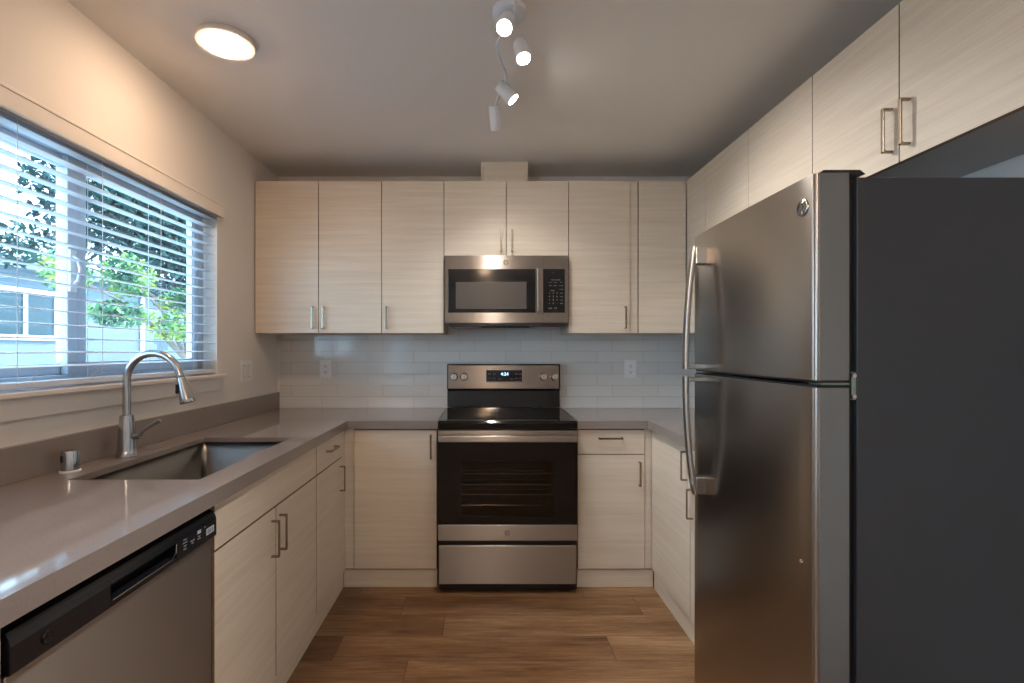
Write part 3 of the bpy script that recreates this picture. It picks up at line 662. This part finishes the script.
MB().prism([(.790, FD0+.010, FZ1+.0005), (.900, FD0+.010, FZ1+.0005), (.886, FD0+.010, FZ1+.011), (.800, FD0+.010, FZ1+.011)], (0, .09, 0)).build('hinge_cover', BLACKP, fr, .002)
MB().box(.8585, .8695, FD0+.001, FD0+.010, 1.213, 1.278).box(.790, .8585, FD0+.006, FD0+.05, 1.2478, 1.2522).build('hinge', GALV, fr, .001)
for z in (1.270, 1.221): MB().cyl((.862, FD0+.0005, z), (.862, FD0-.004, z), .005, seg=12).build('hinge_screw', CHROME, fr)
def fhandle(par, zt_, zb_, top):
    # bowed bar; the foot blocks meet the door
    m = MB(); pts = []; n_ = 20; y = 1.755
    for k in range(n_+1):
        t = k/n_; z = zb_+(zt_-zb_)*t
        out = .066 if top else .066
        s_ = (t if not top else 1-t)
        bow = .040+.028*math.sin(PI*min(1, (1-s_)*0+s_*.5+.5))**.8 if False else 0
        u = t if top else 1-t            # u=1 far end, u=0 at the split
        off = .034+.034*math.cos(u*PI/2)**.7
        pts.append((FXF-off, y, z))
    bm = m.bm; W_, TH = .017, .009; rings = []
    for i, p in enumerate(pts):
        p = Vector(p); a = Vector(pts[max(i-1, 0)]); b = Vector(pts[min(i+1, n_)]); t = (b-a).normalized(); nn = Vector((t.z, 0, -t.x)); 
        rg_ = []
        for k in range(16):
            an = 2*PI*k/16; cs, sn = math.cos(an), math.sin(an)
            rg_.append(bm.verts.new(p + Vector((0, 1, 0))*W_*math.copysign(abs(cs)**.6, cs) + nn*TH*math.copysign(abs(sn)**.8, sn)))
        rings.append(rg_)
    for a, b in zip(rings, rings[1:]):
        for i in range(16): bm.faces.new((a[i], a[(i+1) % 16], b[(i+1) % 16], b[i]))
    bm.faces.new(rings[0][::-1]); bm.faces.new(rings[-1])
    h = m.build('door_handle', STEEL, par, smooth=True)
    ze = zt_ if top else zb_; sg = -1 if top else 1
    MB().box(FXF-.040, FXF+.0, y-.018, y+.018, min(ze, ze+sg*.062), max(ze, ze+sg*.062)).build('handle_mount', CHROME, h, .005, seg=4)
    zi = zb_ if top else zt_
    MB().box(FXF-.070, FXF+.0, y-.016, y+.016, min(zi, zi-sg*.016), max(zi, zi-sg*.016)).build('handle_mount', CHROME, h, .003, seg=3)
fhandle(fz, 1.690, 1.264, True); fhandle(fd, 1.236, .826, False)
emblem(fz, (FXF-.0005, 1.214, 1.675), .021, 'minusx', CHROME, CASE)
MB().lathe([(.006, 0), (.006, .002), (.004, .003)], (FXF-.001, 1.222, .813), (-1, 0, 0), 16).build('door_plug', CHROME, fd, smooth=True)

# ------------------------------------------------------------------ switch and outlets
def outlet(x, label):
    o = thing('wall_outlet', (x, YB-.009, 1.2), label, 'outlet'); y = YB-.0095
    box('plate', WHITE, o, (x-.040, x+.040, y-.005, y, 1.138, 1.264), .002)
    for z in (1.180, 1.222):
        r = box('receptacle', WHITE, o, (x-.017, x+.017, y-.0075, y-.0048, z-.014, z+.014), .002)
        MB().box(x-.008, x-.0055, y-.0079, y-.0074, z-.004, z+.006).box(x+.0055, x+.008, y-.0079, y-.0074, z-.004, z+.006).box(x-.0025, x+.0025, y-.0079, y-.0074, z-.011, z-.006).build('slots', RUBBER, r)
outlet(-1.079, 'white duplex outlet on the tile near the left corner')
outlet(.986, 'white duplex outlet on the tile right of the range')
sw = thing('light_switch', (XL, 2.955, 1.206), 'white double rocker light switch on the left wall past the window', 'light switch')
box('plate', WHITE, sw, (XL+.0005, XL+.006, 2.887, 3.022, 1.141, 1.270), .002)
for y in (2.925, 2.984):
    box('rocker_gap_shade', CASE, sw, (XL+.0055, XL+.0063, y-.0185, y+.0185, 1.1705, 1.2415), 0)  # charcoal inset paints the shade of the gap around the rocker
    box('rocker', WHITE, sw, (XL+.006, XL+.0095, y-.017, y+.017, 1.172, 1.240), .0015)

# ------------------------------------------------------------------ ceiling lights
def disc(x, y, label):
    t = thing('ceiling_light', (x, y, ZC), label, 'ceiling light')
    MB().lathe([(.102, .002), (.106, -.004), (.106, -.016), (.102, -.020), (.086, -.020), (.084, -.012)], (x, y, ZC), seg=48, cap=False).build('rim', TRIM, t, smooth=True)
    MB().lathe([(.085, 0), (.084, -.004), (.07, -.012), (.04, -.018), (.001, -.020)], (x, y, ZC-.017), seg=48).build('diffuser', DISCL, t)
disc(-.988, 1.905, 'round white flush disc light on the ceiling near the window')

tr = thing('track_light', (.05, 1.75, ZC), 'white curved-bar spotlight fixture with four heads on the ceiling', 'track light')
WP = mat('white_metal', 'dfe3e8', .3)
cy = MB().lathe([(.060, 0), (.060, -.018), (.052, -.024), (.0, -.0245)], (.085, 1.735, ZC-.0005), cap=False).build('canopy', WP, tr, smooth=True)
bz = ZC-.045
ctrl = [(-.01, 1.30), (.07, 1.46), (.10, 1.62), (.085, 1.735), (.045, 1.86), (.062, 1.97), (.088, 2.09), (.062, 2.22), (.047, 2.34)]
def cat3(P, n=8):
    out = []
    for i in range(len(P)-1):
        p0, p1, p2, p3 = P[max(i-1, 0)], P[i], P[i+1], P[min(i+2, len(P)-1)]
        for k in range(n):
            t = k/n; out.append(tuple(.5*((2*p1[j])+(p2[j]-p0[j])*t+(2*p0[j]-5*p1[j]+4*p2[j]-p3[j])*t*t+(3*p1[j]-p0[j]-3*p2[j]+p3[j])*t**3) for j in range(len(p1))))
    return out+[P[-1]]
MB().tube([(x, y, bz) for x, y in cat3(ctrl)], .0065, 10).cyl((.085, 1.735, ZC-.02), (.085, 1.735, bz), .008).build('bar', WP, tr, smooth=True)
def head(pivot, tgt, Lh=.085, power=1, gap=.0, stem=.03):
    pv = Vector(pivot); d_ = Vector(tgt).normalized(); c0 = pv+Vector((0, 0, -stem))
    h = MB().lathe([(.012, -.002), (.0265, 0), (.0275, .012), (.0275, Lh-.002), (.0265, Lh), (.0245, Lh), (.0245, Lh-.006)], c0-d_*.03, d_, 28).build('lamp_head', WP, tr, smooth=True)
    MB().cyl(pv, c0, .005, seg=10).lathe([(.0, -.011), (.008, -.008), (.011, 0), (.008, .008), (.0, .011)], c0+Vector((0, 0, .028)), seg=14, cap=False).build('swivel', WP, h, smooth=True)
    fc = c0-d_*.03+d_*(Lh-.005)
    MB().lathe([(.0242, 0), (.0242, .002), (.018, .005)], fc, d_, 24).build('bulb', BULB, h)
    if power:
        l = bpy.data.lights.new('spot', 'SPOT'); l.energy = SPOT_W*power; l.spot_size = math.radians(100); l.spot_blend = .8; l.shadow_soft_size = .022; l.color = (1, .95, .90)
        lo = bpy.data.objects.new('spot', l); COL.objects.link(lo); lo.parent = tr; lo.location = fc+d_*.012-wloc(tr); lo.rotation_euler = d_.to_track_quat('-Z', 'Y').to_euler()
head((.072, 1.685, bz), (-.15, -.62, -.75))
head((.133, 1.835, bz), (.12, -.42, -.9))
head((.084, 2.13, bz), (.66, -.08, -.75))
head((.047, 2.33, bz), (.10, .47, -.88), .105, .3)
def pendant(x, y, z, c, e, label):  # globes added out of view, for fill and bright streaks on the steel
    t = thing('added_pendant', (x, y, ZC), label, 'added light')
    MB().lathe([(.045, .001), (.045, -.02), (.006, -.026)], (x, y, ZC)).build('canopy', WP, t, smooth=True)
    MB().cyl((x, y, z+.04), (x, y, ZC-.02), .0025, seg=8).build('cord', WP, t)
    MB().lathe([(.001, -.04)]+[(.04*math.sin(a), -.04*math.cos(a)) for a in [PI*k/12 for k in range(1, 12)]]+[(.001, .04)], (x, y, z)).build('globe', emis('globe_glow', c, e), t, smooth=True)
pendant(.03, -.75, 2.12, 'ffc58a', 55, 'added unseen warm glass globe pendant hanging behind the camera')
pendant(.10, -1.0, 2.12, 'fff4ea', 75, 'added unseen white glass globe pendant hanging behind the camera')
# disc light added out of view to warm and brighten from behind
disc(.0, -1.3, 'added unseen round white disc light over the room behind the camera')

# ------------------------------------------------------------------ outside the window
g_ = struct(MB().box(-30, XL-T-.01, -12, 40, -.6, -.5).build('ground', GROUND))
nb = thing('neighbour_house', (-8, 12, -.5), 'pale stucco house with white framed window seen through the blind', 'house')
HX = -8.0
MB().box(HX-5, HX, 2, 26, -.49, 2.75).build('wall', STUCCO, nb)
MB().prism([(HX+.35, 1.7, 2.68), (HX+.35, 1.7, 2.86), (HX-2.5, 1.7, 3.5), (HX-5.4, 1.7, 2.86), (HX-5.4, 1.7, 2.68)], (0, 24.6, 0)).build('roof', ROOFM, nb)
MB().box(HX, HX+.05, 2, 26, .42, .52).build('wall_band', TRIM, nb)
def nwin(y0, y1, z0, z1, nm):
    m = MB().box(HX+.001, HX+.06, y0, y1, z0, z0+.09).box(HX+.001, HX+.06, y0, y1, z1-.09, z1).box(HX+.001, HX+.06, y0, y0+.09, z0+.09, z1-.09).box(HX+.001, HX+.06, y1-.09, y1, z0+.09, z1-.09)
    for k in range(1, nm): yy = y0+(y1-y0)*k/nm; m.box(HX+.001, HX+.05, yy-.03, yy+.03, z0+.09, z1-.09)
    f_ = m.build('window_frame', TRIM, nb); MB().box(HX+.001, HX+.02, y0+.09, y1-.09, z0+.09, z1-.09).build('pane', DKGL, f_)
nwin(7.3, 9.35, 1.5, 2.4, 3); nwin(3.0, 5.2, 1.5, 2.4, 3)
MB().cyl((HX+.05, 11.6, -.4), (HX+.05, 11.6, 2.7), .05, seg=8).build('downspout', TRIM, nb)
gw = MB().box(-6.1, -5.9, 9.3, 14.5, -.49, 1.45).box(-6.16, -5.84, 9.3, 14.5, 1.45, 1.54)
tag(gw.build('garden_wall', STUCCO, base=(-6, 12, -.5)), 'low white capped garden wall beyond the window', 'wall')
def tree(name, label, trunk, blobs, nleaf, m_, size=.09, cat='tree'):
    t = thing(name, (trunk[0], trunk[1], -.5), label, cat)
    bm = bmesh.new(); rnd = random.Random(len(label)*31+int(trunk[1]*10))
    tot = sum(b[3]*b[4]*b[5] for b in blobs)
    for bx, by, bz_, rx, ry, rz_ in blobs:
        for _ in range(int(nleaf*rx*ry*rz_/tot)):
            v = Vector((rnd.gauss(0, 1), rnd.gauss(0, 1), rnd.gauss(0, 1))).normalized()*(rnd.random()**.45)
            c_ = Vector((bx+v.x*rx, by+v.y*ry, bz_+v.z*rz_)); s_ = size*rnd.uniform(.6, 1.3)
            q = Euler((rnd.uniform(-1, 1), rnd.uniform(-1, 1), rnd.uniform(0, 6.3))).to_matrix()
            bm.faces.new([bm.verts.new(c_ + q @ Vector(p)*s_ - t.location) for p in ((-1, 0, 0), (-.3, -.35, .05), (.5, -.3, .05), (1, 0, -.05), (.5, .3, .05), (-.3, .35, .05))])
    me = bpy.data.meshes.new('foliage'); bm.to_mesh(me); bm.free(); me.materials.append(m_)
    o = bpy.data.objects.new('foliage', me); COL.objects.link(o); o.parent = t
    m = MB(); tp = Vector((trunk[0], trunk[1], trunk[2]))
    m.tube([(trunk[0], trunk[1], -.49), (trunk[0]+.03, trunk[1]+.04, .8), tuple(tp)], [.10, .08, .045], 10)
    for b in blobs[:5]: m.tube([tuple(tp-Vector((0, 0, .15))), tuple((tp+Vector(b[:3]))/2+Vector((0, 0, .1))), tuple(b[:3])], [.028, .016, .006], 6)
    m.build('trunk', BARK, t, smooth=True); return t
tree('leafy_tree', 'leafy blue-green tree in front of the neighbour house outside the window', (-4.4, 7.6, 1.9),
     [(-4.7, 6.6, 3.3, 1.0, 1.2, .95), (-4.4, 7.4, 2.6, .8, .9, .7), (-4.9, 5.4, 4.1, .8, .7, .5), (-4.3, 8.2, 3.2, .9, 1.1, 1.1), (-4.6, 4.9, 2.35, .5, .5, .22)], 22000, LEAF2, .055)
tree('leafy_tree', 'small bright green tree reaching low across the window view', (-3.9, 6.6, 1.3),
     [(-3.9, 5.35, 1.72, .3, .35, .15), (-3.8, 6.15, 1.62, .3, .35, .17), (-3.9, 4.65, 2.05, .2, .25, .25), (-4.0, 5.6, 2.15, .25, .3, .25), (-3.9, 6.4, 1.95, .25, .3, .2)], 2600, LEAF, .042)
